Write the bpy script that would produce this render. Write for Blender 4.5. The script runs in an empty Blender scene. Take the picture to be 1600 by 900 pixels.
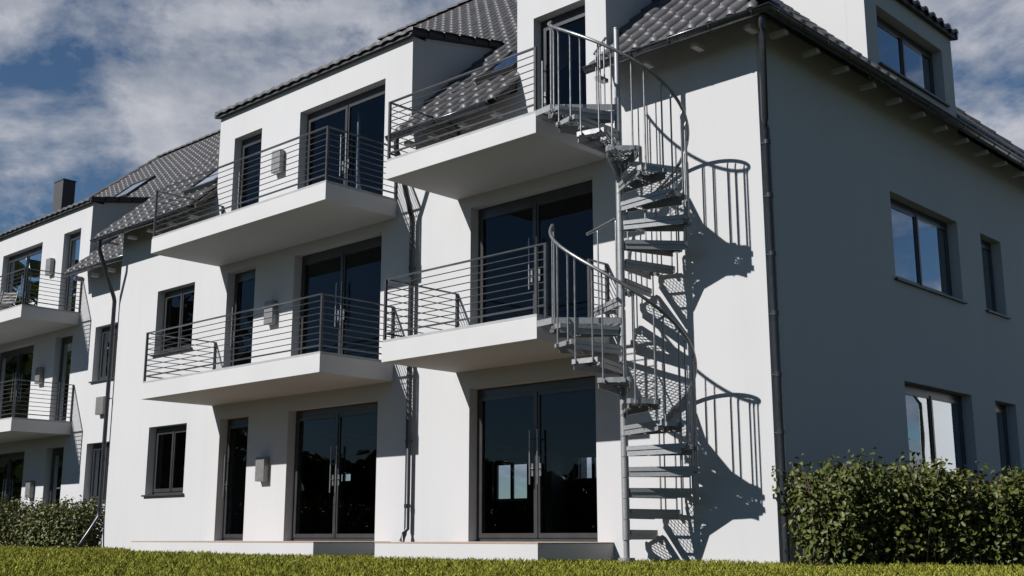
import bpy, bmesh, math, random
import numpy as np
from mathutils import Vector, Matrix
R = math.radians
random.seed(7); rng = np.random.default_rng(7)
S = bpy.context.scene
COL = S.collection

# ------------------------------------------------------------------ materials
def new_mat(name):
    m = bpy.data.materials.new(name); m.use_nodes = True
    return m, m.node_tree, m.node_tree.nodes['Principled BSDF']
def noise(nt, scale, detail=4, rough=.55, dist=0, coord='Object', stretch=None):
    tc = nt.nodes.new('ShaderNodeTexCoord'); n = nt.nodes.new('ShaderNodeTexNoise')
    n.inputs['Scale'].default_value = scale; n.inputs['Detail'].default_value = detail
    n.inputs['Roughness'].default_value = rough; n.inputs['Distortion'].default_value = dist
    if stretch:
        mp = nt.nodes.new('ShaderNodeMapping'); mp.inputs['Scale'].default_value = stretch
        nt.links.new(tc.outputs[coord], mp.inputs['Vector']); nt.links.new(mp.outputs['Vector'], n.inputs['Vector'])
    else:
        nt.links.new(tc.outputs[coord], n.inputs['Vector'])
    return n
def ramp(nt, src, stops):
    r = nt.nodes.new('ShaderNodeValToRGB'); nt.links.new(src, r.inputs['Fac'])
    el = r.color_ramp.elements
    while len(el) < len(stops): el.new(.5)
    for e, (p, c) in zip(el, stops):
        e.position = p; e.color = (*c, 1) if len(c) == 3 else c
    return r
def bump(nt, bsdf, src, strength, dist=.01):
    b = nt.nodes.new('ShaderNodeBump'); b.inputs['Strength'].default_value = strength
    b.inputs['Distance'].default_value = dist
    nt.links.new(src, b.inputs['Height']); nt.links.new(b.outputs['Normal'], bsdf.inputs['Normal'])
def simple(name, c0, c1, scale=6, rough=.6, metal=0, bs=0, bscale=None, rr=None, stretch=None, bd=.01):
    m, nt, b = new_mat(name)
    n = noise(nt, scale, 5, stretch=stretch)
    r = ramp(nt, n.outputs['Fac'], [(.3, c0), (.7, c1)])
    nt.links.new(r.outputs['Color'], b.inputs['Base Color'])
    b.inputs['Roughness'].default_value = rough; b.inputs['Metallic'].default_value = metal
    if rr:
        q = ramp(nt, n.outputs['Fac'], [(.3, (rr[0],)*3), (.7, (rr[1],)*3)])
        nt.links.new(q.outputs['Color'], b.inputs['Roughness'])
    if bs:
        n2 = noise(nt, bscale or scale*8, 4); bump(nt, b, n2.outputs['Fac'], bs, bd)
    return m
M = {}
M['plaster'] = simple('white_plaster', (.415,.412,.414), (.428,.425,.427), .5, .92, 0, .30, 260, bd=.003)
nt = M['plaster'].node_tree; b = nt.nodes['Principled BSDF']
na = noise(nt, .35, 3); nb_ = noise(nt, 3.2, 4, stretch=(1,1,.06)); ng = noise(nt, 38, 3)
def mul(x, y):
    m_ = nt.nodes.new('ShaderNodeMath'); m_.operation = 'MULTIPLY'; nt.links.new(x, m_.inputs[0]); nt.links.new(y, m_.inputs[1]); return m_.outputs[0]
fa = ramp(nt, na.outputs['Fac'], [(.35,(.97,)*3),(.65,(1,)*3)]); fb = ramp(nt, nb_.outputs['Fac'], [(.36,(.978,)*3),(.52,(1,)*3)]); fg = ramp(nt, ng.outputs['Fac'], [(.35,(.98,)*3),(.65,(1,)*3)])
fac = mul(mul(fa.outputs[0], fb.outputs[0]), fg.outputs[0])
mc = nt.nodes.new('ShaderNodeMix'); mc.data_type = 'RGBA'; mc.blend_type = 'MULTIPLY'; mc.inputs[0].default_value = 1
old = b.inputs['Base Color'].links[0].from_socket; nt.links.new(old, mc.inputs[6]); nt.links.new(fac, mc.inputs[7]); nt.links.new(mc.outputs[2], b.inputs['Base Color'])
M['slab'] = simple('white_slab_paint', (.405,.398,.395), (.43,.423,.42), 1.2, .85, 0, .15, 120, bd=.003)
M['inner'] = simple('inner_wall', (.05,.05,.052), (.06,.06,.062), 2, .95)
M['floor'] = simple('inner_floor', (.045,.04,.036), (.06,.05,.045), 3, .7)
M['frame'] = simple('anthracite_frame', (.026,.0255,.026), (.037,.036,.036), 4, .30)
M['sill'] = simple('dark_sill', (.022,.023,.026), (.032,.033,.036), 6, .4)
M['fascia'] = simple('black_fascia', (.016,.017,.019), (.026,.026,.028), 6, .5)
M['rail'] = simple('dark_steel_rail', (.055,.055,.056), (.085,.085,.086), 9, .32, .6)
M['galv'] = simple('galvanised_steel', (.22,.222,.225), (.29,.292,.295), 60, .42, .4, .05, 160, rr=(.38,.52), bd=.001)
M['galvrail'] = simple('galvanised_tube', (.17,.172,.176), (.25,.252,.255), 14, .3, .7, .05, 60, rr=(.34,.46), bd=.001)
M['handle'] = simple('brushed_steel', (.22,.22,.22), (.30,.30,.30), 20, .34, .8)
M['pipe'] = simple('zinc_gutter', (.09,.094,.105), (.14,.145,.155), 8, .26, .85)
M['dpipe'] = simple('dark_downpipe', (.022,.024,.029), (.034,.036,.042), 8, .34, .3)
M['soffit'] = simple('brown_soffit', (.055,.042,.034), (.085,.065,.052), 3, .7, stretch=(1,8,8))
M['rafter'] = simple('white_rafter', (.36,.35,.335), (.42,.41,.39), 5, .7)
M['lamp'] = simple('brushed_lamp', (.17,.165,.16), (.23,.225,.22), 12, .45, .5)
M['pave'] = simple('paver_edge', (.27,.19,.14), (.36,.25,.18), 10, .8)
M['paint'] = simple('white_paint', (.76,.75,.73), (.8,.79,.77), 1, .8)
M['edge'] = simple('balcony_edge', (.23,.23,.23), (.29,.29,.29), 5, .7)
M['chim'] = simple('slate_chimney', (.022,.021,.021), (.034,.032,.032), 5, .65)
M['stem'] = simple('hedge_stem', (.10,.06,.05), (.17,.11,.09), 8, .8)
M['curtain'] = simple('white_cloth', (.62,.64,.68), (.72,.74,.78), 6, .9)
M['chair'] = simple('dark_chair', (.02,.02,.022), (.03,.03,.033), 6, .45)
M['slat'] = simple('grey_slat', (.12,.115,.11), (.2,.19,.18), 9, .6)

# roof tiles: matt dark glaze with a slow and a tile-sized variation
m, nt, b = new_mat('roof_tile'); M['tile'] = m
n1 = noise(nt, 2.2, 3); n2 = noise(nt, 22, 5)
mx = nt.nodes.new('ShaderNodeMix'); mx.data_type = 'FLOAT'; mx.inputs[0].default_value = .5
nt.links.new(n1.outputs['Fac'], mx.inputs[2]); nt.links.new(n2.outputs['Fac'], mx.inputs[3])
r = ramp(nt, mx.outputs[0], [(.33, (.045,.044,.046)), (.66, (.085,.083,.085))])
nt.links.new(r.outputs['Color'], b.inputs['Base Color'])
q = ramp(nt, mx.outputs[0], [(.3, (.38,)*3), (.7, (.56,)*3)]); nt.links.new(q.outputs['Color'], b.inputs['Roughness'])
b.inputs['Specular IOR Level'].default_value = .30

# window glass: clear tinted pane with a fresnel mirror
def glass(name, tint, boost):
    m = bpy.data.materials.new(name); m.use_nodes = True
    nt = m.node_tree; nt.nodes.clear()
    out = nt.nodes.new('ShaderNodeOutputMaterial'); tr = nt.nodes.new('ShaderNodeBsdfTransparent')
    gl = nt.nodes.new('ShaderNodeBsdfGlossy'); gl.inputs['Roughness'].default_value = .004
    gl.inputs['Color'].default_value = (.80,.87,.95,1)
    tr.inputs['Color'].default_value = (*tint, 1)
    fr = nt.nodes.new('ShaderNodeFresnel'); fr.inputs['IOR'].default_value = 1.5
    ma = nt.nodes.new('ShaderNodeMath'); ma.operation = 'MULTIPLY'; ma.inputs[1].default_value = boost; ma.use_clamp = True
    n = noise(nt, .9, 2); bp = nt.nodes.new('ShaderNodeBump'); bp.inputs['Strength'].default_value = .012; bp.inputs['Distance'].default_value = .05
    nt.links.new(n.outputs['Fac'], bp.inputs['Height']); nt.links.new(bp.outputs['Normal'], gl.inputs['Normal'])
    mi = nt.nodes.new('ShaderNodeMixShader')
    nt.links.new(fr.outputs[0], ma.inputs[0]); nt.links.new(ma.outputs[0], mi.inputs[0])
    nt.links.new(tr.outputs[0], mi.inputs[1]); nt.links.new(gl.outputs[0], mi.inputs[2])
    nt.links.new(mi.outputs[0], out.inputs['Surface'])
    return m
M['glass'] = glass('window_glass', (.80,.84,.87), .68)
M['sglass'] = glass('window_glass_side', (.5,.55,.6), 3.4)

# leaves: glossy, each clump its own green (per-object noise on position)
def leaf_mat(name, stops, scale, rough, trans, spec=.5):
    m, nt, b = new_mat(name)
    n = noise(nt, scale, 2)
    r = ramp(nt, n.outputs['Fac'], stops)
    nt.links.new(r.outputs['Color'], b.inputs['Base Color']); b.inputs['Roughness'].default_value = rough; b.inputs['Specular IOR Level'].default_value = spec
    tl = nt.nodes.new('ShaderNodeBsdfTranslucent'); nt.links.new(r.outputs['Color'], tl.inputs['Color'])
    mi = nt.nodes.new('ShaderNodeMixShader'); mi.inputs[0].default_value = trans
    out = nt.nodes['Material Output']
    nt.links.new(b.outputs[0], mi.inputs[1]); nt.links.new(tl.outputs[0], mi.inputs[2]); nt.links.new(mi.outputs[0], out.inputs['Surface'])
    return m
M['leaf'] = leaf_mat('hedge_leaf', [(.25,(.022,.035,.006)),(.5,(.060,.074,.013)),(.75,(.145,.142,.032))], 11, .5, .10, .3)
M['grass'] = leaf_mat('grass_blade', [(.36,(.026,.044,.006)),(.46,(.135,.155,.014)),(.57,(.27,.262,.033)),(.70,(.50,.44,.13))], 75, .75, .12, .12)
m, nt, b = new_mat('lawn_soil'); M['ground'] = m
n = noise(nt, 3, 8, .7); r = ramp(nt, n.outputs['Fac'], [(.3,(.014,.019,.005)),(.7,(.034,.04,.010))])
nt.links.new(r.outputs['Color'], b.inputs['Base Color']); b.inputs['Roughness'].default_value = 1
n2 = noise(nt, 60, 4); bump(nt, b, n2.outputs['Fac'], .6, .03)

# ------------------------------------------------------------------ mesh builder
class MB:
    def __init__(s): s.v = []; s.f = []; s.m = []; s.sm = []
    def add(s, vs, fs, mi=0, smooth=False):
        o = len(s.v); s.v += [tuple(x) for x in vs]
        for f in fs: s.f.append(tuple(o+i for i in f)); s.m.append(mi); s.sm.append(smooth)
    def hexa(s, p, mi=0):        # p: 8 points, bottom ring then top ring
        s.add(p, [(3,2,1,0),(4,5,6,7),(0,1,5,4),(1,2,6,5),(2,3,7,6),(3,0,4,7)], mi)
    def box(s, a0,a1,b0,b1,c0,c1, mp=None, mi=0):
        p = [(a0,b0,c0),(a1,b0,c0),(a1,b1,c0),(a0,b1,c0),(a0,b0,c1),(a1,b0,c1),(a1,b1,c1),(a0,b1,c1)]
        if mp: p = [mp(*q) for q in p]
        s.hexa(p, mi)
    def prism(s, poly, vec, mi=0):
        n = len(poly); v = Vector(vec)
        P = [Vector(p) for p in poly]
        s.add(P + [p+v for p in P], [tuple(range(n))[::-1], tuple(range(n,2*n))] + [(i,(i+1)%n,n+(i+1)%n,n+i) for i in range(n)], mi)
    def tube(s, pts, r, n=10, mi=0, flat=None, cap=True, smooth=True, half=False):
        P = [Vector(p) for p in pts]; rings = []
        for i, p in enumerate(P):
            if i == 0: t = P[1]-P[0]
            elif i == len(P)-1: t = P[-1]-P[-2]
            else: t = (P[i+1]-P[i]).normalized() + (P[i]-P[i-1]).normalized()
            t.normalize()
            up = Vector((0,0,1)) if abs(t.z) < .92 else Vector((1,0,0))
            a = t.cross(up).normalized(); c = a.cross(t).normalized()
            rr = r[i] if isinstance(r, (list,tuple)) else r
            if half: rings.append([p + a*rr*math.cos(math.pi+math.pi*k/(n-1)) + c*rr*math.sin(math.pi+math.pi*k/(n-1)) for k in range(n)])
            else: rings.append([p + a*rr*math.cos(2*math.pi*k/n) + c*rr*math.sin(2*math.pi*k/n)*(flat or 1) for k in range(n)])
        vs = [x for rg in rings for x in rg]; fs = []
        m_ = n-1 if half else n
        for i in range(len(P)-1):
            for k in range(m_):
                k2 = (k+1) % n
                fs.append((i*n+k, i*n+k2, (i+1)*n+k2, (i+1)*n+k))
        s.add(vs, fs, mi, smooth)
        if cap and not half:
            s.add(rings[0], [tuple(range(n))[::-1]], mi); s.add(rings[-1], [tuple(range(n))], mi)
        elif half:
            s.add(rings[0], [tuple(range(n))[::-1]], mi); s.add(rings[-1], [tuple(range(n))], mi)
    def build(s, name, mats, parent=None, bevel=0, solid=0, recalc=False):
        me = bpy.data.meshes.new(name); me.from_pydata(s.v, [], s.f)
        for k in (mats if isinstance(mats, (list,tuple)) else [mats]): me.materials.append(M[k])
        me.polygons.foreach_set('material_index', s.m); me.polygons.foreach_set('use_smooth', s.sm)
        if recalc:
            bm = bmesh.new(); bm.from_mesh(me); bmesh.ops.recalc_face_normals(bm, faces=bm.faces); bm.to_mesh(me); bm.free()
        me.update()
        o = bpy.data.objects.new(name, me); COL.objects.link(o)
        if parent: o.parent = parent
        if solid:
            k = o.modifiers.new('solid','SOLIDIFY'); k.thickness = solid
        if bevel:
            k = o.modifiers.new('bevel','BEVEL'); k.width = bevel; k.segments = 2; k.limit_method = 'ANGLE'
        return o
def thing(name, label, cat, group=None):
    o = bpy.data.objects.new(name, None); COL.objects.link(o); o.empty_display_size = .3
    tag(o, label, cat, group); return o
def tag(o, label, cat, group=None):
    o['label'] = label; o['category'] = cat
    if group: o['group'] = group
    return o
def structure(o): o['kind'] = 'structure'; return o

# ------------------------------------------------------------------ dimensions
SL = .9                 # front roof slope; plane z = ZR + SL*y
ZR = 7.2
F = lambda u, w, z: (u, w, z)                    # front facade of the near house
G = lambda u, w, z: (-w, u, z)                   # its right facade
L = lambda u, w, z: (-32.6-u, 1.2+w, z)          # mirrored twin, set back 1.2 m
WT = .3                 # wall thickness

def wall(name, parent, mp, us, zs, solid, holes, inner=True):
    """a wall with openings: outer face, inner face and reveals, cell by cell"""
    U = sorted(set(us + [h[0] for h in holes] + [h[1] for h in holes])); Z = sorted(set(zs + [h[2] for h in holes] + [h[3] for h in holes]))
    def full(i, j):
        if not (0 <= i < len(U)-1 and 0 <= j < len(Z)-1): return False
        u = (U[i]+U[i+1])/2; z = (Z[j]+Z[j+1])/2
        return solid(u, z) and not any(h[0] < u < h[1] and h[2] < z < h[3] for h in holes)
    mb = MB()
    for i in range(len(U)-1):
        for j in range(len(Z)-1):
            if not full(i, j): continue
            u0,u1,z0,z1 = U[i],U[i+1],Z[j],Z[j+1]
            mb.add([mp(u0,0,z0),mp(u1,0,z0),mp(u1,0,z1),mp(u0,0,z1)], [(0,1,2,3)], 0)
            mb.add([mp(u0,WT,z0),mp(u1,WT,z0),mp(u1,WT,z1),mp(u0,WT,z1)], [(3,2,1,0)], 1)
            for di,dj,e in ((-1,0,((u0,z0),(u0,z1))),(1,0,((u1,z1),(u1,z0))),(0,-1,((u1,z0),(u0,z0))),(0,1,((u0,z1),(u1,z1)))):
                if not full(i+di, j+dj):
                    (a,c),(d,g) = e
                    mb.add([mp(a,0,c),mp(a,WT,c),mp(d,WT,g),mp(d,0,g)], [(0,1,2,3)], 0)
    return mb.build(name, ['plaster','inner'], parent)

def window(parent, mp, u0,u1,z0,z1, leaves=2, sill=True, door=False, glassm='glass', flip=False, handles=True, open_in=0):
    mb = MB(); ft = .065; w0, w1 = .17, .24
    head = .13 if door else .09
    g = .0015
    mb.box(u0+g,u0+ft,w0,w1,z0+g,z1-g,mp); mb.box(u1-ft,u1-g,w0,w1,z0+g,z1-g,mp)
    mb.box(u0+ft,u1-ft,w0,w1,z1-head,z1-g,mp); mb.box(u0+ft,u1-ft,w0,w1,z0+g,z0+.05,mp)
    lw = (u1-u0-2*ft)/leaves; panes = []; st = .055
    for i in range(leaves):
        a = u0+ft+i*lw+.004; c = a+lw-.008
        ia, ic = a+st, c-st; za, zc = z0+.054+st*1.2, z1-head-.004-st
        d0, d1 = w0-.018, w0+.05
        mb.box(a,ia,d0,d1,z0+.054,z1-head-.004,mp); mb.box(ic,c,d0,d1,z0+.054,z1-head-.004,mp)
        mb.box(ia,ic,d0,d1,z0+.054,za,mp); mb.box(ia,ic,d0,d1,zc,z1-head-.004,mp)
        panes.append((ia,ic,za,zc,d0+.02))
    # cover strip over the meeting stiles
    if leaves == 2:
        um = (u0+u1)/2; mb.box(um-.022,um+.022,w0-.032,w0-.0185,z0+.06,z1-head-.01,mp)
    o = mb.build('balcony_door' if door else 'window', 'frame', parent, recalc=True)
    for (ia,ic,za,zc,d) in panes:
        p = MB(); p.add([mp(ia,d,za),mp(ic,d,za),mp(ic,d,zc),mp(ia,d,zc)], [(0,1,2,3)])
        p.build('pane', glassm, o)
    if sill:
        s = MB(); s.box(u0-.05,u1+.05,-.055,-.002,z0-.035,z0-.004,mp); s.box(u0+.002,u1-.002,-.002,w0-.002,z0-.03,z0-.001,mp)
        s.build('window_sill', 'sill', o, recalc=True)
    if door and handles:
        hs = [(u0+u1)/2-.075, (u0+u1)/2+.075] if leaves == 2 else [u0+ft+.035 if not flip else u1-ft-.035]
        for hu in hs:
            h = MB(); zc = z0+1.02; d = w0-.085
            h.tube([mp(hu,d,zc-.22),mp(hu,d,zc+.56)], .014, 8)
            h.tube([mp(hu,d,zc),mp(hu,w0-.018,zc)], .011, 8); h.tube([mp(hu,d,zc+.42),mp(hu,w0-.018,zc+.42)], .011, 8)
            h.box(hu-.022,hu+.022,w0-.026,w0-.018,zc-.10,zc+.08,mp)
            h.build('handle', 'handle', o, recalc=True)
    return o

# ------------------------------------------------------------------ tiles
def tiles(name, parent, O, U, V, uw, vw, keep, tw=.30, tc=.385, ph=.058, lift=.03, two_sided=False):
    """interlocking pantiles laid as real relief on one roof slope"""
    O, U, V = Vector(O), Vector(U).normalized(), Vector(V).normalized()
    N = U.cross(V).normalized()
    if N.z < 0: N = -N
    T = [0,.15,.3,.40,.44,.50,.58,.70,.82,.90,.96,1.0]; out = Vector((-V.x,-V.y,0)).normalized()
    def h(t):
        if t <= .40: return .005*math.cos(t/.40*math.pi*2)
        x = (t-.40)/.60
        return .005+ph*math.sin(x*math.pi)**.62 if 0 < x < 1 else .005
    H = [h(t) for t in T]; K = len(T)
    mb = MB()
    nu, nv = int(math.ceil(uw/tw)), int(math.ceil(vw/tc))
    for j in range(nv):
        for i in range(nu):
            u0, v0 = i*tw, j*tc
            if not keep(u0+tw/2, v0+tc*.45): continue
            jit = random.uniform(-.004,.004); tl = random.uniform(-.003,.003); sk = random.uniform(-.004,.004)
            vs = []
            for vv, lf in ((v0+jit, lift), (v0+tc+.045, -.002)):
                for t, hh in zip(T, H):
                    vs.append(O + U*(u0+t*tw+(sk if vv > v0+.1 else 0)) + V*vv + N*(hh+lf+tl*(t-.5)))
            fr = [p + out*.006 - Vector((0,0,.007)) for p in vs[:K]]; lo = [p - Vector((0,0,.058)) for p in fr]
            mb.add(lo+fr+vs, [(r_*K+k,r_*K+k+1,(r_+1)*K+k+1,(r_+1)*K+k) for r_ in range(3) for k in range(K-1)], 0, True)
    return mb.build(name, 'tile', parent)
def caps(name, parent, A, B, r=.105, seg=.40, tilt=.02):
    A, B = Vector(A), Vector(B); d = B-A; n = max(1, int(d.length/seg)); t = d.normalized()
    side = t.cross(Vector((0,0,1))).normalized(); up = side.cross(t).normalized()
    mb = MB(); K = 9
    for i in range(n):
        p0 = A + d*(i/n) - t*.03; p1 = A + d*((i+1)/n)+t*.02; rings = []
        for p, rr, z in ((p0, r*1.12, tilt), (p1, r*.97, 0)):
            rings.append([p + side*rr*math.cos(math.pi*k/(K-1)) + up*(rr*.9*math.sin(math.pi*k/(K-1))+z-.03) for k in range(K)])
        mb.add(rings[0]+rings[1], [(k,k+1,K+k+1,K+k) for k in range(K-1)], 0, True)
        mb.add(rings[0], [tuple(range(K))], 0); mb.add(rings[1], [tuple(range(K))[::-1]], 0)
    return mb.build(name, 'tile', parent)

def gutter(parent, pts, outs):
    """half-round gutter with rolled bead and straps; pts is the run, outs the outward direction of each leg"""
    P = [Vector(p) for p in pts]; mb = MB(); mb.tube(P, .068, 11, half=True, cap=False)
    bd = [p.copy() for p in P]
    for i in range(len(P)):
        o = Vector(outs[min(i,len(outs)-1)])
        if 0 < i < len(P)-1: o = o + Vector(outs[i-1])
        bd[i] = P[i] + o*.068
    mb.tube(bd, .011, 8)
    g = mb.build('gutter', 'pipe', parent, solid=.004)
    for i in range(len(P)-1):
        A, B = P[i], P[i+1]; n = max(2, int((B-A).length/.62)); d = (B-A).normalized()
        for k in range(n+1):
            p = A + (B-A)*((k+.3)/(n+.6)); br = MB()
            br.tube([p-d*.012, p+d*.012], .0725, 11, half=True); br.build('gutter_strap', 'fascia', g)
    return g
def downpipe(parent, pts, rings=()):
    mb = MB(); mb.tube(pts, .044, 14)
    o = mb.build('downpipe', 'dpipe', parent)
    for (x,y,z,wx,wy) in rings:
        c = MB(); c.tube([(x,y,z-.028),(x,y,z+.028)], .0505, 14); c.tube([(x,y,z),(x+wx,y+wy,z)], .01, 6)
        c.build('pipe_clamp', 'dpipe', o)
    return o

# ------------------------------------------------------------------ balcony
def bar(mb, a, c, r): mb.tube([a,c], r, 8)
def railing(parent, corner_pts, zb, posts, mp, ext=None):
    """corner_pts: polyline (u,w); each run has a flat hand rail, seven thin bars and a stouter foot rail"""
    for k in range(len(corner_pts)-1):
        (ua,wa),(uc,wc) = corner_pts[k], corner_pts[k+1]
        d = Vector((uc-ua, wc-wa)); n = Vector((-d.y, d.x)).normalized()*.021
        def flat(name, z, h, hw):
            q = MB(); nn = n/.021*hw
            q.hexa([mp(ua-nn.x,wa-nn.y,z-h),mp(uc-nn.x,wc-nn.y,z-h),mp(uc+nn.x,wc+nn.y,z-h),mp(ua+nn.x,wa+nn.y,z-h),
                    mp(ua-nn.x,wa-nn.y,z+h),mp(uc-nn.x,wc-nn.y,z+h),mp(uc+nn.x,wc+nn.y,z+h),mp(ua+nn.x,wa+nn.y,z+h)])
            q.build(name, 'rail', parent, recalc=True)
        flat('handrail', zb+.945, .009, .021); flat('foot_rail', zb+.14, .011, .012)
        for i in range(7):
            q = MB(); z = zb+.14+.1006*(i+1)
            bar(q, mp(ua,wa,z), mp(uc,wc,z), .0075); q.build('railing_bar', 'rail', parent)
    for (u,w) in posts:
        q = MB(); q.box(u-.018,u+.018,w-.018,w+.018,zb-.03,zb+.955,mp); q.build('railing_post', 'rail', parent, recalc=True)
def balcony(parent, mp, u0,u1, z0, zt, open_right=False, ext=0):
    mb = MB(); mb.box(u0,u1,-1.5,-.001,z0,zt,mp)
    o = mb.build('balcony', 'slab', parent, bevel=.006, recalc=True)
    e = MB(); e.box(u0+.01,u1-.01,-1.49,-.002,zt+.001,zt+.042,mp); e.build('balcony_floor', 'edge', o, recalc=True)
    a, c, w = u0+.03, u1-.03, -1.47
    zb = zt
    if open_right:
        railing(o, [(a,-.02),(a,w),(c+ext,w)], zb, [(a,-.02),(a,w),(c,w)] + ([(c+ext,w)] if ext else []), mp)
        if ext: railing(o, [(c,-.40),(c,-.02)], zb, [(c,-.40),(c,-.02)], mp)
    else:
        railing(o, [(a,-.02),(a,w),(c,w),(c,-.02)], zb, [(a,-.02),(a,w),(c,w),(c,-.02)], mp)
    return o

# ------------------------------------------------------------------ houses
def dormer_shell(parent, mp, u0, u1, slope, zr=ZR, ph=.015):
    """cheeks, shallow tiled roof and fascia of a flush dormer (front wall belongs to the facade)"""
    zt = 8.64; ds = .205
    y1 = (zt+.06-zr)/(slope-ds)              # where its roof meets the main slope
    for (ua, uc) in ((u0,u0+.2),(u1-.2,u1)):
        pts = [(WT+.001, zr-.35+slope*WT),(WT+.001, zt+ds*WT),(y1, zt+ds*y1),(y1, zt+ds*y1-.45)]
        q = MB(); q.prism([mp(ua,w,z) for w,z in pts], Vector(mp(uc,0,0))-Vector(mp(ua,0,0))); q.build('dormer_cheek', 'plaster', parent, recalc=True)
    a, c = u0-.075, u1+.075; th = .085; e = -.09
    q = MB(); q.prism([mp(a,e,zt+ds*e+.004),mp(c,e,zt+ds*e+.004),mp(c,y1+.5,zt+ds*(y1+.5)+.004),mp(a,y1+.5,zt+ds*(y1+.5)+.004)], (0,0,th))
    ro = q.build('dormer_roof', 'fascia', parent, recalc=True)
    for ua, uc in ((a-.012,a+.05),(c-.05,c+.012)):
        vg = MB()                  # stepped verge tiles
        n = int((y1+.1)/.37)+1
        for i in range(n):
            wa, wc = e-.015+i*.37, e-.015+(i+1)*.37+.03
            if wa > y1+.15: break
            vg.hexa([mp(ua,wa,zt+ds*wa+.02),mp(uc,wa,zt+ds*wa+.02),mp(uc,wc,zt+ds*wc+.02),mp(ua,wc,zt+ds*wc+.02),
                     mp(ua,wa,zt+ds*wa+.150),mp(uc,wa,zt+ds*wa+.150),mp(uc,wc,zt+ds*wc+.140),mp(ua,wc,zt+ds*wc+.140)])
        vg.build('verge_trim', 'fascia', ro, recalc=True)
    O = Vector(mp(u0-.03,e-.03,zt+ds*(e-.03)+th+.006)); Uv = Vector(mp(u1,0,0))-Vector(mp(u0,0,0)); Vv = Vector(mp(0,1,ds))-Vector(mp(0,0,0))
    tiles('roof_tiles', ro, O, Uv, Vv, u1-u0+.06, (y1+.35)*math.hypot(1,ds), lambda u,v: u < u1-u0+.1, ph=ph)
    return y1

def section_a(parent, mp, heads_extra=()):
    """the window / narrow door / wide door column with its two balconies"""
    for lv, (zf, zh) in enumerate(((.21,2.477),(3.06,5.325),(5.80,8.08))):
        window(parent, mp, -11.93,-10.995, zf, zh, 1, False, True, flip=False)
        window(parent, mp, -9.77,-7.33, zf, zh, 2, False, True)
        if lv < 2:
            window(parent, mp, -14.53,-13.1, 1.112 if lv == 0 else 3.98, zh, 2)
    balcony(parent, mp, -12.24,-6.95, 2.745, 3.03); balcony(parent, mp, -12.24,-6.95, 5.495, 5.775)
HA = [(-11.93,-10.995,.21,2.477),(-9.77,-7.33,.21,2.477),(-11.93,-10.995,3.06,5.325),(-9.77,-7.33,3.06,5.325),(-11.93,-10.995,5.80,8.08),(-9.77,-7.33,5.80,8.08),
      (-14.53,-13.1,1.112,2.477),(-14.53,-13.1,3.98,5.325)]
ZB = -.35
# ---- near house
H1 = thing('apartment_house', 'white three storey apartment house with spiral stair at its right hand corner', 'house')
ZW = 6.98
holes = HA + [(-5.2,-2.743,.21,2.477),(-5.2,-2.743,3.06,5.325),(-3.858,-2.83,5.80,8.08)]
def fsolid(u, z): return z < ZW or (-12.47 < u < -6.635) or (-4.2 < u < -2.445)
wall('front_wall', H1, F, [-16.15,-12.47,-6.635,-4.2,-2.445,0], [ZB,ZW,8.65], fsolid, holes)
RW = [(3.63,6.05,3.99,5.325),(7.0,7.89,3.99,5.325),(3.67,6.07,1.0,2.48),(7.03,7.92,.25,2.48),(3.6,6.0,7.34,8.31)]
wall('right_wall', H1, G, [WT+.002,3.2,6.41,15], [ZB,6.95,8.65], lambda u,z: z < 6.95 or 3.2 < u < 6.41, RW)
BW = [(-18.9+2.9,-17.4+2.9,1.15,2.75)]
# rear wall with the far windows one looks through
RB = [(-15.6,-14.2,1.88,2.76),(-7.5,-5.5,3.9,5.3)]
def rear(mp_y, us, hol, par):
    return wall('rear_wall', par, lambda u,w,z: (u, mp_y-w, z), us, [ZB,ZW], lambda u,z: True, hol)
rear(15.0, [-16.15,-.302], RB, H1)
q = MB(); q.prism([(-16.15,WT+.002,2.8),(-16.15,14.698,2.8),(-16.15,14.698,ZR-.15),(-16.15,7.5,13.7),(-16.15,WT+.002,ZR+.1)], (.28,0,0))
q.box(-16.15,-15.87,WT+.002,3.5,ZB,2.799); q.box(-16.15,-15.87,14.0,14.698,ZB,2.799); q.build('left_wall', ['plaster'], H1, recalc=True)
for z in (.19,3.0,5.74):
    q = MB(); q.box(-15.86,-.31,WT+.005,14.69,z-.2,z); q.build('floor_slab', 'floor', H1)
for (z0,z1) in ((.19,2.79),(3.0,5.53)):
    if z0 > 1:
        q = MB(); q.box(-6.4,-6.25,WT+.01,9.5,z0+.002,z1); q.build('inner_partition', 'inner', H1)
section_a(H1, F)
window(H1, F, -5.2,-2.743,.21,2.477,2,False,True); window(H1, F, -5.2,-2.743,3.06,5.325,2,False,True)
window(H1, F, -3.858,-2.83,5.80,8.08,1,False,True)
for i,(a,c,z0,z1) in enumerate(RW): window(H1, G, a,c,z0,z1, 1 if c-a < 1.2 else 2, i != 3, False, 'sglass')
for a,c,z0,z1 in RB: window(H1, lambda u,w,z: (u,15-w,z), a,c,z0,z1,2,True)
balcony(H1, F, -5.5,-2.47,2.745,3.03, True, .16); balcony(H1, F, -5.5,-2.47,5.505,5.78, True)
def terrace(u0,u1,mp,par):
    q = MB(); q.box(u0,u1,-1.5,-.002,ZB,.192,mp); o = q.build('terrace', 'slab', par, bevel=.005, recalc=True)
    e = MB(); e.box(u0-.004,u1+.004,-1.504,-.003,.193,.207,mp); e.build('paver_edge', 'pave', o, recalc=True)
terrace(-12.25,-6.95,F,H1); terrace(-5.55,-2.47,F,H1)
dormer_shell(H1, F, -12.47,-6.635, SL); dormer_shell(H1, F, -4.2,-2.445, SL); dormer_shell(H1, G, 3.2,6.41, 1.0, ph=.048)

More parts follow.
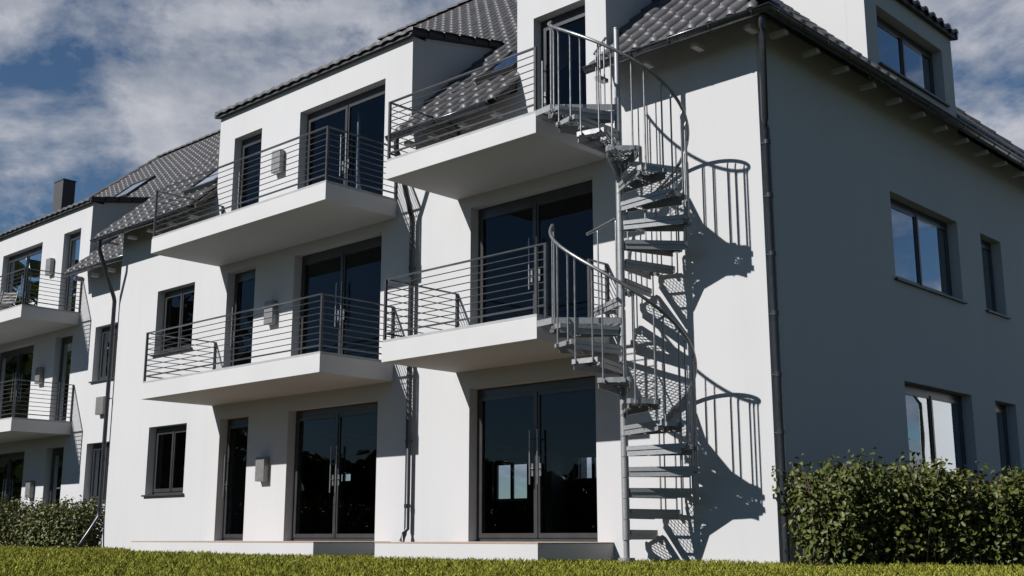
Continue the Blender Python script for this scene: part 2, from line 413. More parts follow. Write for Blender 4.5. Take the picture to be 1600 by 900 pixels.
# main roof: boards (underlay) as closed slabs, tiles above
YR, YB = 7.5, 15.5; XR = -SL*YR; ZP = ZR+SL*YR; XL = -16.45
zf = lambda y: ZR+SL*y
def boards(name, par, poly, mats='soffit'):
    q = MB(); q.prism([(x,y,z-.14) for x,y,z in poly], (0,0,.10)); return q.build(name, mats, par, recalc=True)
def in_d(x,y,m=.0): return y < 2.0 and ((-12.47-m < x < -6.635+m) or (-4.2-m < x < -2.445+m))
roof = boards('roof', H1, [(XL,2.05,zf(2.05)),(-1.845,2.05,zf(2.05)),(XR,YR,ZP),(XL,YR,ZP)])
for a,c,e in ((XL,-12.30,-12.30),(-6.80,-4.03,-4.03),(-2.61,-.27,-1.84)):
    boards('roof_boards', roof, [(a,.302,zf(.302)),(c,.302,zf(.302)),(e,2.049,zf(2.049)),(a,2.049,zf(2.049))])
for a,c in ((XL,-12.475),(-6.63,-4.205),(-2.44,.45)):              # eaves between the dormers
    p = [(a,-.47,zf(-.47)),(c,-.47,zf(-.47)),(c if c < 0 else -.27,.30,zf(.30)),(a,.30,zf(.30))]
    q = MB(); q.prism([(x,y,z-.139) for x,y,z in p], (0,0,.098)); q.build('eave_boards', 'soffit', roof, recalc=True)
zr_ = lambda x: ZR-x-.001
q = MB(); q.prism([(.42,3.382,ZR-.42-.141),(.42,6.228,ZR-.42-.141),(.003,6.228,ZR-.003-.141),(.003,3.382,ZR-.003-.141)], (0,0,.10)); q.build('eave_boards', 'soffit', roof, recalc=True)
for p in ([(.42,-.43),(.42,3.38),(-1.85,3.38),(-1.85,2.06)],[(.42,6.23),(.42,15.4),(-1.85,12.9),(-1.85,6.23)],[(-1.852,2.07),(-1.852,12.9),(XR,YR)]):
    boards('roof_side', roof, [(x,y,zr_(x) if x > -6 else ZP-.003) for x,y in p])
boards('roof_rear', roof, [(XL,15.4,ZR-.45),(.42,15.4,ZR-.45),(XR,YR,ZP-.004),(XL,YR,ZP-.004)])
Vf = (0,1,SL); lf = math.hypot(1,SL)
def keep_front(u, v):
    x = XL+.02+u; y = -.52+v/lf
    return y < YR and x < -SL*y+.06 and not in_d(x,y,-.13 if y > .3 else .0) and x < .5
tiles('roof_tiles', roof, (XL+.02,-.52,zf(-.52)-.02), (1,0,0), Vf, 17, 8.05*lf, keep_front)
lr = math.sqrt(2)
def keep_right(u, v):
    y = -.5+u; x = .47-v/lr
    if 3.2 < y < 6.41 and x > -1.85: return False
    return -x*1.0/SL*1.0 - .05 < y+.02 and (y < 7.5 or (15.5-y) > (.47-x)*1.1-.1) and x > XR
tiles('roof_tiles', roof, (.47,-.5,ZR-.47-.02), (0,1,0), (-1,0,1), 16, 7.3*lr, keep_right)
caps('hip_cap', roof, (.44,-.49,ZR-.44+.05), (XR,YR,ZP+.06)); caps('hip_cap', roof, (.44,15.45,ZR-.44+.05), (XR,YR,ZP+.06)); caps('ridge_cap', roof, (XL,YR,ZP+.07), (XR,YR,ZP+.07))
q = MB(); q.prism([(XL-.03,-.5,zf(-.5)-.15),(XL-.03,YR,ZP-.15),(XL-.03,YR,ZP+.05),(XL-.03,-.5,zf(-.5)+.05)], (.035,0,0)); q.build('verge_board', 'fascia', roof, recalc=True)
ge = zf(-.56)-.038
for a,c in ((XL,-12.53),(-6.56,-4.27)): gutter(roof, [(a,-.56,ge),(c,-.56,ge)], [(0,-1,0)])
gutter(roof, [(-2.37,-.56,ge),(.51,-.56,ge),(.51,15.4,ge)], [(0,-1,0),(1,0,0)])
def rafter(x,y,dx,dy):
    q = MB()
    if dy: q.box(x-.045,x+.045,y-.0,y+.20,6.53,6.585)
    else: q.box(x+.19,x+.41,y-.045,y+.045,6.53,6.585)
    q.build('rafter_tail', 'rafter', roof)
for x in (-16.0,-15.2,-14.4,-13.6,-12.8,-6.3,-5.75,-5.05,-4.35,-2.3,-1.5,-.68,.13): rafter(x,-.41,0,1)
for k in range(17): rafter(.005,.06+.81*k,1,0)
def skylight(par, x0,x1,y0,y1,off):
    zz = lambda y: ZR+SL*(y-off)
    q = MB()
    for a,c,d,e in ((x0,x0+.07,y0,y1),(x1-.07,x1,y0,y1),(x0+.07,x1-.07,y0,y0+.06),(x0+.07,x1-.07,y1-.06,y1)):
        q.prism([(a,d,zz(d)),(c,d,zz(d)),(c,e,zz(e)),(a,e,zz(e))], (0,-.08,.105))
    o = q.build('roof_window', 'fascia', par, recalc=True)
    p = MB(); p.add([(x0+.07,y0+.06-.05,zz(y0+.06)+.105),(x1-.07,y0+.06-.05,zz(y0+.06)+.105),(x1-.07,y1-.06-.05,zz(y1-.06)+.105),(x0+.07,y1-.06-.05,zz(y1-.06)+.105)], [(0,1,2,3)]); p.build('pane', 'sglass', o)
skylight(roof, -5.35,-4.5,.28,1.15,0)
# downpipes
downpipe(H1, [(-6.36,-.56,6.60),(-6.36,-.56,6.44),(-6.37,-.53,6.36),(-6.46,-.115,5.42),(-6.47,-.085,5.33),(-6.47,-.085,.40),(-6.475,-.13,.33),(-6.48,-.17,.21)], [(-6.47,-.085,z,0,.083) for z in (4.55,3.35,1.75,.75)])
downpipe(H1, [(.40,-.50,6.60),(.395,-.49,6.46),(.37,-.46,6.37),(.10,-.03,5.44),(.085,.02,5.33),(.085,.02,ZB)], [(.085,.02,z,-.083,0) for z in (5.15,4.45,3.7,2.95,2.2,1.5,.8)])
downpipe(H1, [(-16.15,-.56,6.60),(-16.15,-.56,6.44),(-16.15,-.53,6.36),(-16.185,-.115,5.42),(-16.19,-.09,5.33),(-16.19,-.09,.80),(-16.19,-.11,.70),(-16.22,-.50,.02)], [(-16.19,-.09,z,.05,.08) for z in (4.6,3.2,1.9,.85)])

# ---- twin house, set back
H2 = thing('apartment_house', 'white twin apartment house set back at the left, behind the low hedge, with a chimney', 'house')
wall('front_wall', H2, L, [-16.29,-12.47,-6.635,2.8], [ZB,ZW,8.65], lambda u,z: z < ZW or -12.47 < u < -6.635, HA)
rear(16.2, [-35.4,-16.31], [(-20.15,-18.55,1.40,2.77),(-28.7,-27.6,2.25,2.77)], H2)
q = MB(); q.prism([(-35.4,1.502,ZB),(-35.4,15.898,ZB),(-35.4,15.898,ZW),(-35.4,1.502,ZW)], (.28,0,0)); q.build('left_wall', 'plaster', H2, recalc=True)
for z in (.19,3.0,5.74):
    q = MB(); q.box(-35.1,-16.31,1.505,15.89,z-.2,z); q.build('floor_slab', 'floor', H2)
for (z0,z1) in ((.19,2.79),(3.0,5.53)):
    if z0 > 1:
        q = MB(); q.box(-26.4,-26.25,1.51,9.5,z0+.002,z1); q.build('inner_partition', 'inner', H2)
for a,c,z0,z1 in ((-20.15,-18.55,1.40,2.77),(-28.7,-27.6,2.25,2.77)): window(H2, lambda u,w,z: (u,16.2-w,z), a,c,z0,z1,2,True)
section_a(H2, L); terrace(-12.25,-6.95,L,H2); dormer_shell(H2, L, -12.47,-6.635, SL)
zl = lambda y: ZR+SL*(y-1.2); X2 = -30.4; XE = -35.85
roof2 = boards('roof', H2, [(XE+1.75,3.25,zl(3.25)),(-16.2,3.25,zl(3.25)),(-16.2,8.7,ZP),(X2,8.7,ZP)])
for a,c,e in ((XE+.55,-25.8,XE+1.74),(-20.3,-16.2,-20.3)):
    boards('roof_boards', roof2, [(a,1.502,zl(1.502)),(c,1.502,zl(1.502)),(c,3.249,zl(3.249)),(e,3.249,zl(3.249))])
for a,c in ((XE,-25.97),(-20.125,-16.2)):
    p = [(a,.73,zl(.73)),(c,.73,zl(.73)),(c,1.5,zl(1.5)),(a+(.55 if a < -30 else 0),1.5,zl(1.5))]
    q = MB(); q.prism([(x,y,z-.139) for x,y,z in p], (0,0,.098)); q.build('eave_boards', 'soffit', roof2, recalc=True)
boards('roof_side', roof2, [(XE,.7,ZR-.45),(X2,8.7,ZP-.003),(XE,16.7,ZR-.45)]); boards('roof_rear', roof2, [(XE,16.7,ZR-.455),(-16.2,16.7,ZR-.455),(-16.2,8.7,ZP-.004),(X2,8.7,ZP-.004)])
def keep_l(u, v):
    x = XE+u; y = .68+v/lf
    return y < 8.7 and x > XE+(y-.7)*.681 and x < -16.25 and not (1.5 < y < 3.2 and -25.835 < x < -20.26) and not (y < 1.5 and -25.965 < x < -20.13)
tiles('roof_tiles', roof2, (XE,.68,zl(.68)-.02), (1,0,0), Vf, 19.7, 8.05*lf, keep_l)
caps('hip_cap', roof2, (XE,.7,ZR-.40), (X2,8.7,ZP+.06)); caps('ridge_cap', roof2, (X2,8.7,ZP+.07), (-16.2,8.7,ZP+.07))
for a,c in ((-20.06,-16.32),(XE,-26.05)): gutter(roof2, [(a,.64,ge),(c,.64,ge)], [(0,-1,0)])
for x in (-16.75,-17.55,-18.35,-19.15,-19.9):
    q = MB(); q.box(x-.045,x+.045,.79,.99,6.50,6.585); q.build('rafter_tail', 'rafter', roof2)
skylight(roof, -13.68,-12.58,.02,.92,0); skylight(roof2, -27.3,-25.9,5.2,6.15,1.2)
q = MB(); q.box(-30.75,-30.1,5.0,5.45,10.2,12.26); q.box(-30.77,-30.08,4.98,5.47,12.26,12.30); q.build('chimney', 'chim', roof2, bevel=.01)
q = MB(); q.box(*( -18.98,-18.62), 1.075,1.199, 3.13,3.55); q.build('meter_box', 'lamp', H2, bevel=.01)

# ------------------------------------------------------------------ wall lamps
def wall_lamp(x, y, z, label):
    t = thing('wall_lamp', label, 'wall lamp', 'box lamps on the facade walls'); t.location = (x, y, z)
    q = MB(); q.box(-.13,.13,-.125,-.012,-.215,.215); q.build('lamp_housing', 'lamp', t, bevel=.006)
    q = MB(); q.box(-.09,.09,-.012,-.001,-.17,.17); q.build('wall_bracket', 'sill', t)
    for s in (-1,1):
        q = MB(); q.box(-.10,.10,-.10,-.03,s*.217-.003,s*.217+.003); q.build('lens', 'curtain', t)
for x,y,z,l in ((-10.40,0,1.47,'grey box wall lamp between the ground floor doors, lit by the sun'),
                (-10.35,0,4.32,'grey box wall lamp half in shade behind the first floor balcony railing'),
                (-10.33,0,7.22,'grey box wall lamp on the sunlit wall of the middle dormer balcony'),
                (-22.22,1.2,1.47,'grey box wall lamp just above the left hedge'),
                (-22.22,1.2,4.38,'grey box wall lamp behind the lower balcony railing of the set-back left house'),
                (-22.15,1.2,7.27,'grey box wall lamp on the dormer wall of the set-back left house')):
    wall_lamp(x,y,z,l)

# ------------------------------------------------------------------ spiral staircase
PX, PY = -1.54, -.93
ST = thing('spiral_staircase', 'galvanised spiral staircase with mesh treads joining lawn and both balconies', 'staircase')
ST.location = (PX, PY, 0)
q = MB(); q.tube([(0,0,ZB),(0,0,6.87)], .037, 16); q.tube([(0,0,6.87),(0,0,6.885)], .041, 16); q.tube([(0,0,-.02),(0,0,.03)], .10, 16); q.build('pole', 'galv', ST)
def mesh_grate(mb, poly, z, cell=.048, r=.0026, th=.008):
    """expanded metal: two families of crossing strands clipped to a convex outline"""
    P = [Vector(p) for p in poly]
    cx = sum((p for p in P), Vector((0,0)))/len(P)
    for ang in (R(28), R(-28)):
        d = Vector((math.cos(ang), math.sin(ang))); n = Vector((-d.y, d.x))
        ext = [(p-cx).dot(n) for p in P]
        k = math.floor(min(ext)/cell)
        while k*cell < max(ext):
            o = k*cell; ts = []
            for i in range(len(P)):
                a, c = P[i], P[(i+1)%len(P)]; ea, ec = (a-cx).dot(n)-o, (c-cx).dot(n)-o
                if ea*ec < 0: ts.append(((a+(c-a)*(ea/(ea-ec)))-cx).dot(d))
            if len(ts) == 2:
                t0, t1 = sorted(ts); a, c = cx+n*o+d*t0, cx+n*o+d*t1; w = n*r
                mb.hexa([(a.x-w.x,a.y-w.y,z-th),(c.x-w.x,c.y-w.y,z-th),(c.x+w.x,c.y+w.y,z-th),(a.x+w.x,a.y+w.y,z-th),
                         (a.x-w.x,a.y-w.y,z),(c.x-w.x,c.y-w.y,z),(c.x+w.x,c.y+w.y,z),(a.x+w.x,a.y+w.y,z)])
            k += 1
def plate(mb, a, c, z0, z1, t=.005):
    a, c = Vector(a), Vector(c); d = (c-a).normalized(); n = Vector((-d.y,d.x))*t
    mb.hexa([(a.x,a.y,z0),(c.x,c.y,z0),(c.x+n.x,c.y+n.y,z0),(a.x+n.x,a.y+n.y,z0),(a.x,a.y,z1),(c.x,c.y,z1),(c.x+n.x,c.y+n.y,z1),(a.x+n.x,a.y+n.y,z1)])
def flange(mb, a, c, z, w, t=.004):
    a, c = Vector(a), Vector(c); d = (c-a).normalized(); n = Vector((-d.y,d.x))*w
    mb.hexa([(a.x,a.y,z-t),(c.x,c.y,z-t),(c.x+n.x,c.y+n.y,z-t),(a.x+n.x,a.y+n.y,z-t),(a.x,a.y,z),(c.x,c.y,z),(c.x+n.x,c.y+n.y,z),(a.x+n.x,a.y+n.y,z)])
def ccw(pts): return pts
OUT = [(.045,-.05),(.80,-.205),(.855,-.185),(.862,0),(.855,.185),(.80,.205),(.045,.05)]
tm = MB()
for i in range(len(OUT)-1):
    side = i in (0,5)
    if side:                                        # folded side channel: proud upper strip, set-back lower strip
        plate(tm, OUT[i], OUT[i+1], -.050, 0, .020)
        a_, c_ = Vector(OUT[i]), Vector(OUT[i+1]); nn = Vector((-(c_-a_).y,(c_-a_).x)).normalized()*.013
        plate(tm, a_+nn, c_+nn, -.116, -.0505, .006); flange(tm, a_, c_, -.112, .018)
    else: plate(tm, OUT[i], OUT[i+1], -.06, 0)
    flange(tm, OUT[i], OUT[i+1], .0015, .03)
plate(tm, (.56,-.15),(.56,.15), -.05, -.014, .012); plate(tm, (.30,-.10),(.30,.10), -.05, -.014, .008)
for s in (-1,1): tm.box(.80,.90,s*.122-.02,s*.122+.02,-.065,-.02)
sl = MB(); sl.tube([(0,0,-.115),(0,0,.122)], .047, 18); sl.tube([(0,0,-.1215),(0,0,-.1155)], .0495, 18)
gm = MB(); mesh_grate(gm, OUT, -.006)
tr0 = tm.build('tread', 'galv', ST, recalc=True); gr0 = gm.build('tread_grating', 'galv', tr0, recalc=True); sv0 = sl.build('pole_sleeve', 'galv', tr0)
first = [True]
def place_tread(th, z):
    if first[0]: t = tr0; first[0] = False
    else:
        t = tr0.copy(); COL.objects.link(t); t.parent = ST
        for c in (gr0, sv0): d = c.copy(); COL.objects.link(d); d.parent = t
    t.location = (0,0,z); t.rotation_euler = (0,0,R(th))
UP = lambda k: (-103+27*(k-1), 5.69-.2445*k); LO = lambda k: (-109+24.7*(k-1), 2.86-.25*k)
RB_, RR, RH = .872, .895, 1.19
def flight(fn, k0, k1, ra, rb):
    for k in range(k0, k1+1):
        th, z = fn(k); place_tread(th, z)
        for s in (-1,1):
            a = th+s*8.2
            if a > rb: continue
            zt = fn(0)[1]-(fn(0)[1]-fn(1)[1])*((a-fn(0)[0])/(fn(1)[0]-fn(0)[0]))+RH
            ca, sa = math.cos(R(a)), math.sin(R(a)); q = MB()
            q.tube([(RB_*ca,RB_*sa,z-.075),(RB_*ca,RB_*sa,zt-.075),((RB_+.008)*ca,(RB_+.008)*sa,zt-.035),(RR*ca,RR*sa,zt-.008)], .0115, 8)
            q.build('baluster', 'galvrail', ST)
    pts = []
    n = int((rb-ra)/4)
    for i in range(n+1):
        a = ra+(rb-ra)*i/n; zt = fn(0)[1]-(fn(0)[1]-fn(1)[1])*((a-fn(0)[0])/(fn(1)[0]-fn(0)[0]))+RH
        pts.append((RR*math.cos(R(a)), RR*math.sin(R(a)), zt))
    q = MB(); q.tube(pts, .0215, 12); q.build('handrail', 'galvrail', ST)
    # newel post at the top end of the rail
    a = ra+2.5; q = MB(); zt = pts[0][2]; q.tube([(RB_*math.cos(R(a)),RB_*math.sin(R(a)),fn(0)[1]-.06),(RB_*math.cos(R(a)),RB_*math.sin(R(a)),zt-.03),(RR*math.cos(R(a)),RR*math.sin(R(a)),zt-.01)], .0125, 8); q.build('baluster', 'galvrail', ST)
flight(UP, 0, 10, -152, 158); flight(LO, 0, 10, -153, 100)
def platform(z):
    P = [(.0,.05),(-.90,.50),(-.90,-.60),(-.62,-.64),(.02,-.05)]
    q = MB()
    for i in range(len(P)-1): plate(q, P[i], P[i+1], z-.08, z); flange(q, P[i], P[i+1], z+.0015, .03)
    plate(q, (-.45,.25),(-.45,-.55), z-.06, z-.014)
    q.tube([(0,0,z-.115),(0,0,z+.1)], .047, 18)
    o = q.build('landing', 'galv', ST, recalc=True)
    g = MB(); mesh_grate(g, P, z-.006); g.build('landing_grating', 'galv', o, recalc=True)
platform(5.80); platform(2.97)
def guard(z, ang):
    ca, sa = math.cos(R(ang)), math.sin(R(ang))
    q = MB(); q.tube([(.36*ca,.36*sa,z+1.10),(.76*ca,.76*sa,z+1.03)], .0175, 10); o = q.build('landing_guard', 'galvrail', ST)
    for r_ in (.42,.56,.70):
        q = MB(); q.tube([(r_*ca,r_*sa,z-.04),(r_*ca,r_*sa,z+1.16-.17*r_)], .0105, 8); q.build('baluster', 'galvrail', o)
guard(5.80, 152)

# ------------------------------------------------------------------ hedges
def leaf_cloud(P, D, size):
    """P points, D facing directions, one folded oval leaf each (6 verts, 4 tris/quads)"""
    n = len(P); t = rng.normal(size=(n,3)); D = D/np.linalg.norm(D,axis=1,keepdims=True)
    T = np.cross(D, t); T /= np.linalg.norm(T,axis=1,keepdims=True); B = np.cross(D, T)
    s = (size*rng.uniform(.65,1.25,n))[:,None]
    fold = rng.uniform(.08,.30,n)[:,None]; curl = rng.uniform(-.1,.35,n)[:,None]
    a = P - T*s*.5; c = P + T*s*.55 - D*s*curl*.5
    l1 = P - T*s*.18 + B*s*.34 + D*s*fold; l2 = P + T*s*.22 + B*s*.30 + D*s*fold*.8
    r1 = P - T*s*.18 - B*s*.34 + D*s*fold; r2 = P + T*s*.22 - B*s*.30 + D*s*fold*.8
    V = np.stack([a,l1,l2,c,r2,r1],1).reshape(-1,3)
    base = (np.arange(n)*6)[:,None]
    Fq = np.concatenate([base+np.array([[0,3,2,1]]), base+np.array([[0,5,4,3]])],0)
    return V, Fq
def mesh_np(name, V, Fq, mat, parent=None):
    me = bpy.data.meshes.new(name); k = Fq.shape[1]
    me.vertices.add(len(V)); me.vertices.foreach_set('co', V.astype(np.float32).ravel())
    me.loops.add(Fq.size); me.loops.foreach_set('vertex_index', Fq.astype(np.int32).ravel())
    me.polygons.add(len(Fq)); me.polygons.foreach_set('loop_start', (np.arange(len(Fq))*k).astype(np.int32)); me.polygons.foreach_set('loop_total', np.full(len(Fq),k,np.int32))
    me.materials.append(M[mat]); me.update(calc_edges=True); me.validate()
    o = bpy.data.objects.new(name, me); COL.objects.link(o)
    if parent: o.parent = parent
    return o
def hedge(label, A, B, width, height, nshoot, size, per):
    t = thing('hedge', label, 'hedge', 'low hedges along the house'); A, B = np.array(A,float), np.array(B,float)
    d = (B-A); Ln = np.hypot(*d); d /= Ln; n = np.array([-d[1], d[0]])
    pts, dirs = [], []; mb = MB()
    for i in range(nshoot):
        s = rng.uniform(0,Ln); o = rng.uniform(-.5,.5)*width
        x, y = A + d*s + n*o
        h = height*(rng.uniform(.35,1.0) if rng.random() < .5 else rng.uniform(.82,1.0)) * (1+.07*math.sin(s*2.1)+.05*math.sin(s*5.3+1)) + (rng.uniform(0,.14) if rng.random() < .18 else 0)
        lean = rng.normal(0,.16,2); edge = o/(width*.5)
        lean = lean + n*edge*.14
        if s < .25: lean -= d*.03
        p = [np.array([x+lean[0]*q*h*(.5+.5*q), y+lean[1]*q*h*(.5+.5*q), -.06+h*q]) for q in np.linspace(0,1,6)]
        if i % 2 == 0: mb.tube(p, [.008,.007,.006,.005,.004,.003], 5)
        for k in range(int(per*(.6+.4*h/height))):
            q = rng.uniform(.04,1.0)**.8; j = min(4,int(q*5)); f = q*5-j
            c = p[j]*(1-f)+p[j+1]*f
            off = rng.normal(size=3)*np.array([.06,.06,.045]); pts.append(c+off)
            dirs.append(off/np.linalg.norm(off)*.7 + np.array([n[0]*edge*.4,n[1]*edge*.4,.55]) + rng.normal(size=3)*.35)
    V, Fq = leaf_cloud(np.array(pts), np.array(dirs), size)
    mesh_np('foliage', V, Fq, 'leaf', t); mb.build('stem', 'stem', t)
hedge('glossy leaved hedge at the shaded right end wall, beside the house corner', (.485,-.235), (5.25,3.95), .8, 1.12, 1050, .064, 46)
hedge('low dark hedge in front of the set-back left house', (-16.65,.10), (-26.5,-.10), .8, 1.10, 1000, .066, 38)
hedge('long clipped hedge across the lawn, opposite the house', (-19.5,-4.6), (-12.5,-7.6), .9, 1.25, 420, .085, 26)

# ------------------------------------------------------------------ chairs and curtain
def chair(x, y, z, rz, label):
    t = thing('folding_chair', label, 'chair', 'slatted chairs on the upper left balcony'); t.location = (x,y,z); t.rotation_euler = (0,0,rz)
    q = MB()
    for s in (-1,1): q.tube([(s*.21,-.22,0),(s*.21,.16,.44),(s*.21,.26,.88)], .013, 6)
    q.build('back_frame', 'chair', t)
    for s in (-1,1):
        q = MB(); q.tube([(s*.19,.24,0),(s*.19,-.2,.44)], .012, 6); q.build('leg', 'chair', t)
    q = MB()
    for i in range(6): q.box(-.2,.2,-.2+i*.065,-.155+i*.065,.44,.455)
    q.build('seat', 'slat', t)
    q = MB()
    for i in range(4): q.hexa([(-.2,.185+i*.023,.54+i*.085),(.2,.185+i*.023,.54+i*.085),(.2,.20+i*.023,.54+i*.085),(-.2,.20+i*.023,.54+i*.085),(-.2,.198+i*.023,.59+i*.085),(.2,.198+i*.023,.59+i*.085),(.2,.213+i*.023,.59+i*.085),(-.2,.213+i*.023,.59+i*.085)])
    q.build('backrest', 'slat', t)
chair(-24.3,.35,5.82,R(60),'dark slatted chair at the left behind the top balcony railing of the set-back house'); chair(-23.15,.45,5.82,R(40),'dark slatted chair nearest the lamp on the top balcony of the set-back house')
q = MB(); N_ = 26
for i in range(N_):
    for z, sp in ((5.83,.62),(6.5,.34),(7.95,.10)): pass
rows = [(5.84,.52),(6.0,.42),(6.2,.28),(6.45,.13),(6.8,.06),(7.9,.045)]; vs = []
for z, sp in rows:
    for i in range(N_): vs.append((-8.57+sp*i/(N_-1), .42+.022*math.sin(i*1.5), z))
q.add(vs, [(j*N_+i, j*N_+i+1, (j+1)*N_+i+1, (j+1)*N_+i) for j in range(len(rows)-1) for i in range(N_-1)], 0, True)
tag(q.build('curtain', 'curtain', None, solid=.004), 'white gathered curtain behind the glass of the middle dormer balcony door', 'curtain')

# ------------------------------------------------------------------ neighbour (seen mirrored in the right-hand windows)
H3 = thing('neighbour_house', 'white neighbouring house with dark gutter standing out of frame at the right', 'house')
q = MB(); q.box(.5,6.75,20,30,ZB,4.9); q.build('wall', 'paint', H3)
q = MB(); q.prism([(.1,19.4,4.86),(.1,30.6,4.86),(.1,30.6,5.1),(.1,25,5.6),(.1,19.4,5.1)], (7.1,0,0)); q.build('roof', 'tile', H3, recalc=True)
q = MB(); q.tube([(.1,19.35,4.9),(7.25,19.35,4.9)], .07, 8); q.tube([(7.1,19.35,4.85),(6.65,19.9,4.0),(6.65,19.9,ZB)], .05, 8); q.build('downpipe', 'pipe', H3)

# ------------------------------------------------------------------ ground
def gz(x, y): return -.06 + .10*np.clip((-x)/20, 0, 1.3)
xs = np.concatenate([np.linspace(-3000,-60,12), np.linspace(-50,30,41), np.linspace(40,3000,12)]); ys = np.concatenate([np.linspace(-3000,-60,12), np.linspace(-50,40,46), np.linspace(50,3000,12)])
X, Y = np.meshgrid(xs, ys); Zg = gz(X,Y)
V = np.stack([X.ravel(),Y.ravel(),Zg.ravel()],1); nx = len(xs)
Fq = np.array([[j*nx+i,j*nx+i+1,(j+1)*nx+i+1,(j+1)*nx+i] for j in range(len(ys)-1) for i in range(nx-1)])
structure(mesh_np('ground', V, Fq, 'ground'))
# grass: real blades in the part of the lawn the picture can see, thinning with distance
CX, CY = 7.35, -12.41
NB = 300000
ang = rng.uniform(R(43.2-33), R(43.2+33), NB); dist = 6.2 + 26*rng.random(NB)**1.7
bx = CX - np.sin(ang)*dist; by = CY + np.cos(ang)*dist
ok = ~((bx > -16.2) & (bx < 0) & (by > -.01)) & ~((bx < -16.1) & (by > 1.2)) & ~((bx > -12.25) & (bx < -6.95) & (by > -1.5)) & ~((bx > -5.55) & (bx < -2.47) & (by > -1.5)) & ~((bx > 0) & (by > 10))
bx, by, dist = bx[ok], by[ok], dist[ok]; nb = len(bx)
patch = np.sin(bx*1.7+np.sin(by*1.3))*np.sin(by*2.1+np.sin(bx*.9))
hgt = (.036+.013*patch+.026*rng.random(nb))*rng.uniform(.5,1.45,nb); wd = np.clip(.0024+.00035*dist,0,.010)*rng.uniform(.7,1.4,nb)
a = rng.uniform(0,2*np.pi,nb); ln = rng.uniform(.1,.9,nb)*hgt; la = rng.uniform(0,2*np.pi,nb)
z0 = gz(bx,by)-.004
base = np.stack([bx,by,z0],1); w = np.stack([np.cos(a)*wd,np.sin(a)*wd,0*wd],1); lean = np.stack([np.cos(la)*ln,np.sin(la)*ln,hgt],1)
mid = base+lean*np.array([.35,.35,.6])
V = np.stack([base-w,base+w,mid+w*.8,base+lean,mid-w*.8],1).reshape(-1,3)
Fq = (np.arange(nb)*5)[:,None]+np.array([[0,1,2,3,4]])
g = mesh_np('grass', V, Fq, 'grass'); g['kind'] = 'stuff'; g['label'] = 'short sunlit lawn grass in front of the house'

# unseen tree belt, added to block low sky and deepen shade and reflections
pts, dirs = [], []
for az in np.arange(-44, 181, 1.5):          # bearing from the house corner, 0 = +X, -90 = -Y
    aa = R(-az)
    if 28 < az < 66: continue
    rad = rng.uniform(40,50); cx_, cy_ = 4+math.cos(aa)*rad, -4+math.sin(aa)*rad; hh = rng.uniform(3.0,4.2) if az < 163 else rng.uniform(9.5,13)  # taller end section darkens reflections in the set-back house's glass
    n_ = 420
    u_ = rng.normal(size=(n_,3)); u_ /= np.linalg.norm(u_,axis=1,keepdims=True); u_ *= rng.uniform(.55,1.08,(n_,1))
    p_ = np.array([cx_,cy_,hh*.5]) + u_*np.array([2.6,2.6,hh*.5])
    pts.append(p_); dirs.append(u_+rng.normal(size=(n_,3))*.4)
V, Fq = leaf_cloud(np.concatenate(pts), np.concatenate(dirs), .8)
wd_ = mesh_np('sky_block_trees', V, Fq, 'leaf'); wd_['kind'] = 'stuff'; wd_['label'] = 'unseen belt of trees behind the camera, added to block low sky'
# ------------------------------------------------------------------ sky and sun
SUN = Vector((.633,1.5,-1.215)).normalized()
W = bpy.data.worlds.new('World'); S.world = W; W.use_nodes = True
nt = W.node_tree; bg = nt.nodes['Background']
sky = nt.nodes.new('ShaderNodeTexSky'); sky.sky_type = 'NISHITA'; sky.sun_disc = False
sky.sun_elevation = R(36.7); sky.sun_rotation = R(202.9); sky.air_density = 1.0; sky.dust_density = 0.0; sky.ozone_density = 2.5
tc = nt.nodes.new('ShaderNodeTexCoord'); sx = nt.nodes.new('ShaderNodeSeparateXYZ'); nt.links.new(tc.outputs['Generated'], sx.inputs[0])
# cloud layer: direction projected on a plane overhead
mz = nt.nodes.new('ShaderNodeMath'); mz.operation = 'MAXIMUM'; mz.inputs[1].default_value = .0; nt.links.new(sx.outputs['Z'], mz.inputs[0])
mz2 = nt.nodes.new('ShaderNodeMath'); mz2.operation = 'ADD'; mz2.inputs[1].default_value = .30; nt.links.new(mz.outputs[0], mz2.inputs[0])
dv = nt.nodes.new('ShaderNodeVectorMath'); dv.operation = 'DIVIDE'; cb = nt.nodes.new('ShaderNodeCombineXYZ')
for k in 'XYZ': nt.links.new(mz2.outputs[0], cb.inputs[k])
nt.links.new(tc.outputs['Generated'], dv.inputs[0]); nt.links.new(cb.outputs[0], dv.inputs[1])
mp = nt.nodes.new('ShaderNodeMapping'); mp.inputs['Scale'].default_value = (1.5,1.5,.35); mp.inputs['Location'].default_value = (2.3,.7,0); mp.inputs['Rotation'].default_value = (0,0,R(40))
nt.links.new(dv.outputs[0], mp.inputs['Vector'])
def wn(scale, det, rough, dist):
    n = nt.nodes.new('ShaderNodeTexNoise'); n.inputs['Scale'].default_value = scale; n.inputs['Detail'].default_value = det; n.inputs['Roughness'].default_value = rough; n.inputs['Distortion'].default_value = dist
    nt.links.new(mp.outputs[0], n.inputs['Vector']); return n
n1 = wn(2.6, 10, .60, .2); n2 = wn(5.5, 7, .58, .1)
cov = ramp(nt, n1.outputs['Fac'], [(.41,(0,0,0)),(.56,(1,1,1))])
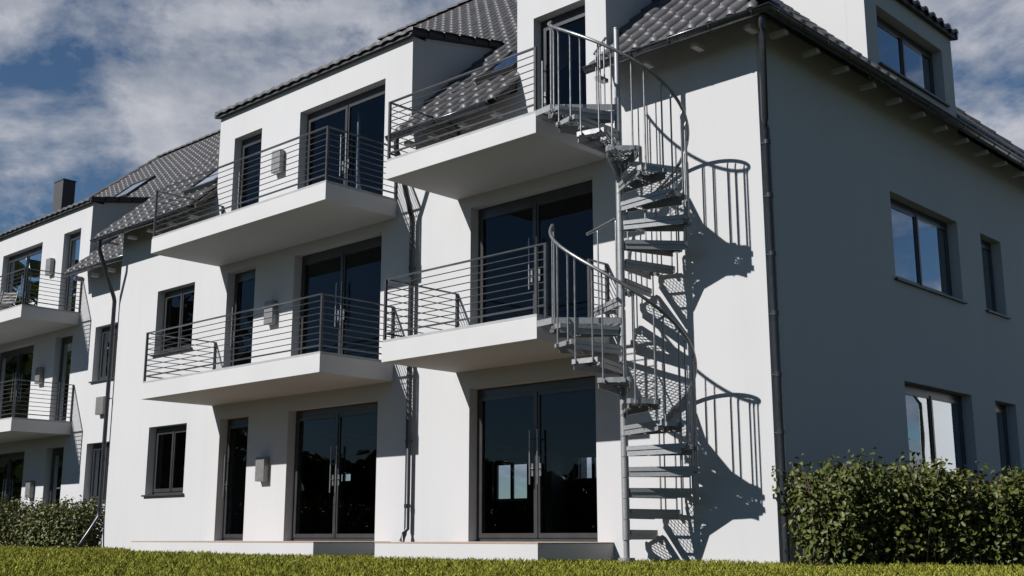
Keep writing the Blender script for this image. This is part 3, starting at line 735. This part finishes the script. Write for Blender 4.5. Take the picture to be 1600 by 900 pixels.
tone = ramp(nt, n2.outputs['Fac'], [(.32,(.20,.23,.285)),(.68,(.46,.465,.50))])
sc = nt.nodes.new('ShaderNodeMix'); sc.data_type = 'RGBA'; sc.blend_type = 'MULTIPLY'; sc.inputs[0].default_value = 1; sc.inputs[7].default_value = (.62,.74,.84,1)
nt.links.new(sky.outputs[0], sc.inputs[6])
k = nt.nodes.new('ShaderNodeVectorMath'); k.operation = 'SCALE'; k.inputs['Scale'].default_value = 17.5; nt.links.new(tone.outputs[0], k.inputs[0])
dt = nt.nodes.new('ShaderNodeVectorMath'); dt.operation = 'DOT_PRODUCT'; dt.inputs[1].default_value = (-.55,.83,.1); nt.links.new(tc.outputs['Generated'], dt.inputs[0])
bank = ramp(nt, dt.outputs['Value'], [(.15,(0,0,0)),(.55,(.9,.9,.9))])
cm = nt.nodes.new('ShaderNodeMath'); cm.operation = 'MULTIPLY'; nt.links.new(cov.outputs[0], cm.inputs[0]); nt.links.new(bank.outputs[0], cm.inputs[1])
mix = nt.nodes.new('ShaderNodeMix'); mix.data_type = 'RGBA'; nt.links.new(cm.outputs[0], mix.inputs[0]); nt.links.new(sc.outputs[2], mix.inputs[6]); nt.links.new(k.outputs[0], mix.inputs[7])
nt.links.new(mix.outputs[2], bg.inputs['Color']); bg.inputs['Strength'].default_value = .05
ld = bpy.data.lights.new('sun', 'SUN'); ld.energy = 5.0; ld.angle = R(.5); ld.color = (1,.98,.955)
so = bpy.data.objects.new('sun', ld); COL.objects.link(so); so.rotation_euler = SUN.to_track_quat('-Z','Y').to_euler(); so.location = (-10,-25,25)

# ------------------------------------------------------------------ camera
cd = bpy.data.cameras.new('camera'); cd.sensor_width = 36; cd.lens = 1824.667/1600*36; cd.clip_end = 8000; cd.clip_start = .05
co = bpy.data.objects.new('camera', cd); COL.objects.link(co); co.location = (7.3504,-12.4084,.2697); co.rotation_euler = (R(90+12.0586),0,R(43.2299))
S.camera = co
S.view_settings.view_transform = 'Standard'; S.view_settings.look = 'None'; S.view_settings.exposure = .50; S.view_settings.gamma = 1
